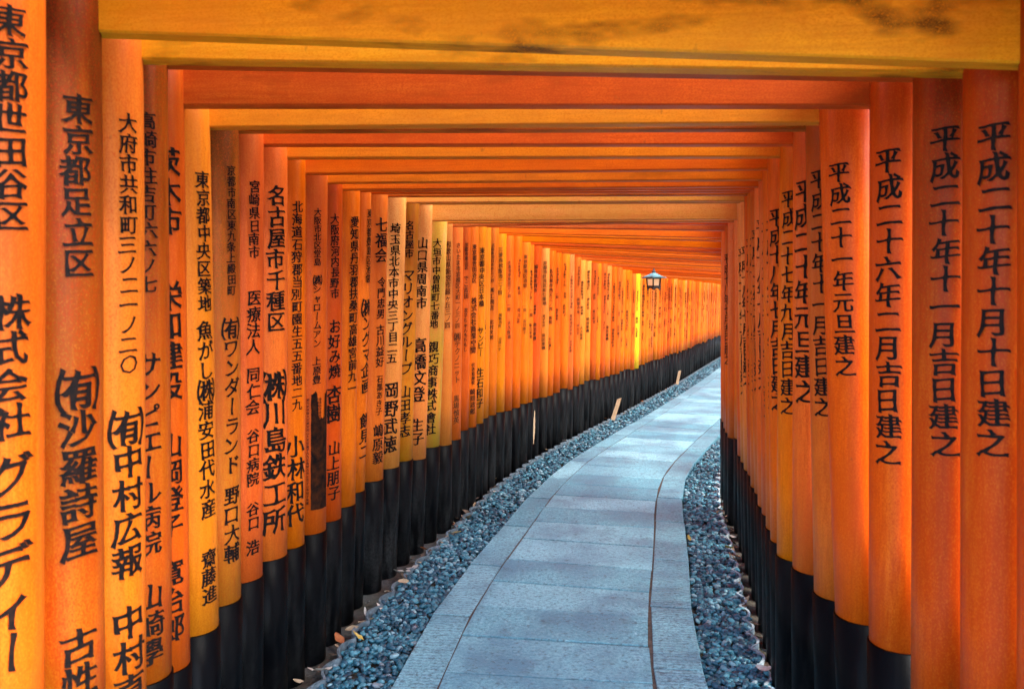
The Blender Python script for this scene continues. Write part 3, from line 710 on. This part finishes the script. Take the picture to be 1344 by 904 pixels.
# ------------------------------------------------------------------ hanging lantern
def build_lantern():
    p = at(858, 370, 9.4); zt = 1.80
    root = empty('hanging_lantern', (p.x, p.y, 0), R(20))
    tag(root, 'black hexagonal lantern with pale blue-green roof hanging over the path', 'lantern')
    zt = at(858, 358, 9.4).z; zb = at(858, 381, 9.4).z; rr = 0.160; rb = 0.090; rb2 = .080
    def ring(r, z, n=6): return [(r * math.cos(2*math.pi*i/n), r * math.sin(2*math.pi*i/n), z) for i in range(n)]
    def loft(rings, n, cap0=True, cap1=True):
        V = sum(rings, []); Fc = []
        for i in range(len(rings) - 1):
            for j in range(n): k = (j + 1) % n; Fc.append((i*n + j, i*n + k, (i+1)*n + k, (i+1)*n + j))
        if cap0: Fc.append(tuple(range(n - 1, -1, -1)))
        if cap1: Fc.append(tuple((len(rings)-1)*n + j for j in range(n)))
        return V, Fc
    H = zt - zb
    zr = zt - H * .33                                # eave
    V, Fc = loft([ring(rr + .004, zr + .018), ring(rr, zr + .006), ring(rr * .72, zr + H * .13), ring(rr * .35, zr + H * .25), ring(.02, zt)], 6)
    link_mesh('roof', V, Fc, PATINA, root)
    V, Fc = loft([ring(.018, zt - .004, 8), ring(.026, zt + .012, 8), ring(.012, zt + .03, 8), ring(.005, zt + .05, 8)], 8)
    link_mesh('finial', V, Fc, IRON, root)
    V, Fc = loft([ring(.004, zt + .04, 6), ring(.004, zt + .16, 6)], 6); link_mesh('hook', V, Fc, IRON, root)
    z1, z0 = zr + .004, zb + H * .2
    a, b = ring(rb, z1), ring(rb2, z0)
    V, Fc = [], []
    def bar(p, q, w):
        p, q = Vector(p), Vector(q); d = (q - p).normalized(); u = d.orthogonal().normalized(); v = d.cross(u); n = len(V)
        for c_ in (p, q):
            for sx, sy in ((-1, -1), (1, -1), (1, 1), (-1, 1)): V.append(tuple(c_ + u * sx * w + v * sy * w))
        Fc.extend([(n, n+1, n+2, n+3), (n+7, n+6, n+5, n+4)] + [(n+i, n+4+i, n+4+(i+1) % 4, n+(i+1) % 4) for i in range(4)])
    for i in range(6):
        j = (i + 1) % 6; bar(a[i], b[i], .0065); bar(a[i], a[j], .007); bar(b[i], b[j], .010)
    link_mesh('frame', V, Fc, IRON, root)
    for i in range(6):
        j = (i + 1) % 6; s_ = .93
        P = [(x * s_, y * s_, z) for x, y, z in (a[i], a[j], b[j], b[i])]; Q = [(x * s_ * .98, y * s_ * .98, z) for x, y, z in P]
        link_mesh('panel', P + Q, [(0, 1, 2, 3), (7, 6, 5, 4), (0, 4, 5, 1), (1, 5, 6, 2), (2, 6, 7, 3), (3, 7, 4, 0)], PAPER, root)
    V, Fc = [], []                                   # scalloped skirt with little feet
    for i in range(6):
        for q_ in range(6):
            f = q_ / 6; x = b[i][0] * (1 - f) + b[(i+1) % 6][0] * f; y = b[i][1] * (1 - f) + b[(i+1) % 6][1] * f; dz = H * (.2 - .13 * math.sin(math.pi * f))
            for s_ in (1.06, 1.0):
                V.append((x * s_, y * s_, z0 + .004)); V.append((x * s_, y * s_, z0 - dz))
    n = 36
    for i in range(n):
        j = (i + 1) % n; Fc += [(4*i, 4*i+1, 4*j+1, 4*j), (4*i+2, 4*j+2, 4*j+3, 4*i+3), (4*i+1, 4*i+3, 4*j+3, 4*j+1), (4*i, 4*j, 4*j+2, 4*i+2)]
    link_mesh('skirt', V, Fc, IRON, root)
build_lantern()

# ------------------------------------------------------------------ wooden stakes leaning on the black bases
def stake(u, Yg, h, lean_, wd, label):
    # stands just in front of the left row
    best = min((abs(pix((*frame(s_at(Yg) + d_, .05)[:2], 0.1))[0] - u), d_) for d_ in [i * .05 for i in range(-30, 31)])
    x, y, hd = frame(s_at(Yg) + best[1], .05)
    V = []; 
    for z, dx in ((-.04, 0), (h, lean_)):
        for sx, sy in ((-1, -1), (1, -1), (1, 1), (-1, 1)): V.append((sx * wd / 2 + dx, sy * .009 + dx * .1, z + (0.006 * sx if z > 0 else 0)))
    o = link_mesh('wooden_stake', V, [(3, 2, 1, 0), (4, 5, 6, 7)] + [(i, (i+1) % 4, (i+1) % 4 + 4, i + 4) for i in range(4)], WOOD if wd > .02 else TANW)
    o.location = (x, y, 0); tag(o, label, 'stake', 'pale wooden stakes by the black post bases')
stake(803, 10.3, .24, .085, .05, 'pale wooden stake leaning right against black posts, nearest of the two')
stake(888, 14.1, .22, .05, .045, 'small far wooden stake leaning by the black posts beyond the yellow post')

# ------------------------------------------------------------------ dry leaves
def leaf_mesh(rnd, L):
    V, Fc = [], []; n = 6; w_ = L * rnd.uniform(.32, .45); cu = rnd.uniform(.15, .55) * L; fo = rnd.uniform(.1, .5)
    for i in range(n + 1):
        q = i / n; wq = w_ * math.sin(math.pi * min(.97, q * .93 + .03)) ** .8 * .5; x = (q - .5) * L; z = cu * (q - .4) ** 2 * rnd.uniform(.8, 1.2)
        jg = rnd.uniform(-.12, .12) * L; V += [(x, -wq * rnd.uniform(.75, 1.1), z + wq * fo + jg * .3), (x, jg * .3, z), (x, wq * rnd.uniform(.75, 1.1), z + wq * fo - jg * .5)]
        if i:
            a = 3 * (i - 1); Fc += [(a, a+1, a+4, a+3), (a+1, a+2, a+5, a+4)]
    b = len(V)
    V += [(x, y, z - .0012) for x, y, z in V]
    Fc += [tuple(b + i for i in reversed(f)) for f in Fc]
    return V, Fc
def leaf(x, y, z, L, m, seed, label, tilt=None):
    rnd = random.Random(seed); V, Fc = leaf_mesh(rnd, L)
    o = link_mesh('fallen_leaf', V, Fc, LEAVES[m], smooth=True); o.location = (x, y, z)
    o.rotation_euler = (rnd.gauss(0, .35), rnd.gauss(0, .3) if tilt is None else tilt, rnd.uniform(0, 6.28))
    tag(o, label, 'leaf', 'dry leaves fallen along the path edges')
NM = ['pale bleached', 'tan', 'yellow', 'russet', 'dark brown']
rl = random.Random(31)
s = s_at(2.5); i = 0
while s < s_at(13.5):
    x, y, h = frame(s, rl.gauss(.02, .03)); m = rl.choice([0, 0, 1, 1, 1, 3, 4, 4, 4])
    leaf(x, y, -.022 + rl.uniform(0, .02), rl.uniform(.03, .085), m, i + 100, f'{NM[m]} dry leaf lying along the foot of the left black posts')
    s += rl.uniform(.025, .12) if y < 6 else rl.uniform(.15, .6); i += 1
s = s_at(2.6)
while s < s_at(6.5):
    x, y, h = frame2(s, rl.uniform(1.745, 1.80)); m = rl.choice([0, 0, 1, 4, 4])
    leaf(x, y, -.03 + rl.uniform(0, .015), rl.uniform(.04, .075), m, i + 300, f'{NM[m]} dry leaf lying along the foot of the right black posts')
    s += rl.uniform(.04, .16); i += 1
for (u, v, L, m, lb) in ((470, 833, .065, 2, 'yellow dry leaf on the pebbles left of the path, near the front'), (964, 728, .07, 3, 'russet leaf by the right scalloped edging'), (958, 718, .07, 2, 'yellow leaf by the right scalloped edging'),
                         (905, 705, .05, 2, 'small ochre leaf at the right edge of the stone path'), (597, 698, .08, 2, 'yellow dry leaf on pebbles beside the left scalloped edging'), (420, 878, .095, 0, 'large pale upright leaf at the foot of the left posts, nearest the camera'),
                         (527, 750, .09, 0, 'large pale leaf leaning on the left scalloped edging'), (1005, 877, .09, 0, 'large pale leaf at the foot of the right posts, nearest the camera'), (648, 628, .07, 1, 'tan leaf where the left pebbles narrow')):
    d = ray(u, v); k_ = -(HC - .005) / d.z
    leaf(d.x * k_, d.y * k_, 0.002, L, m, u, lb)
print('gates', len(G), 'yellow', KY)
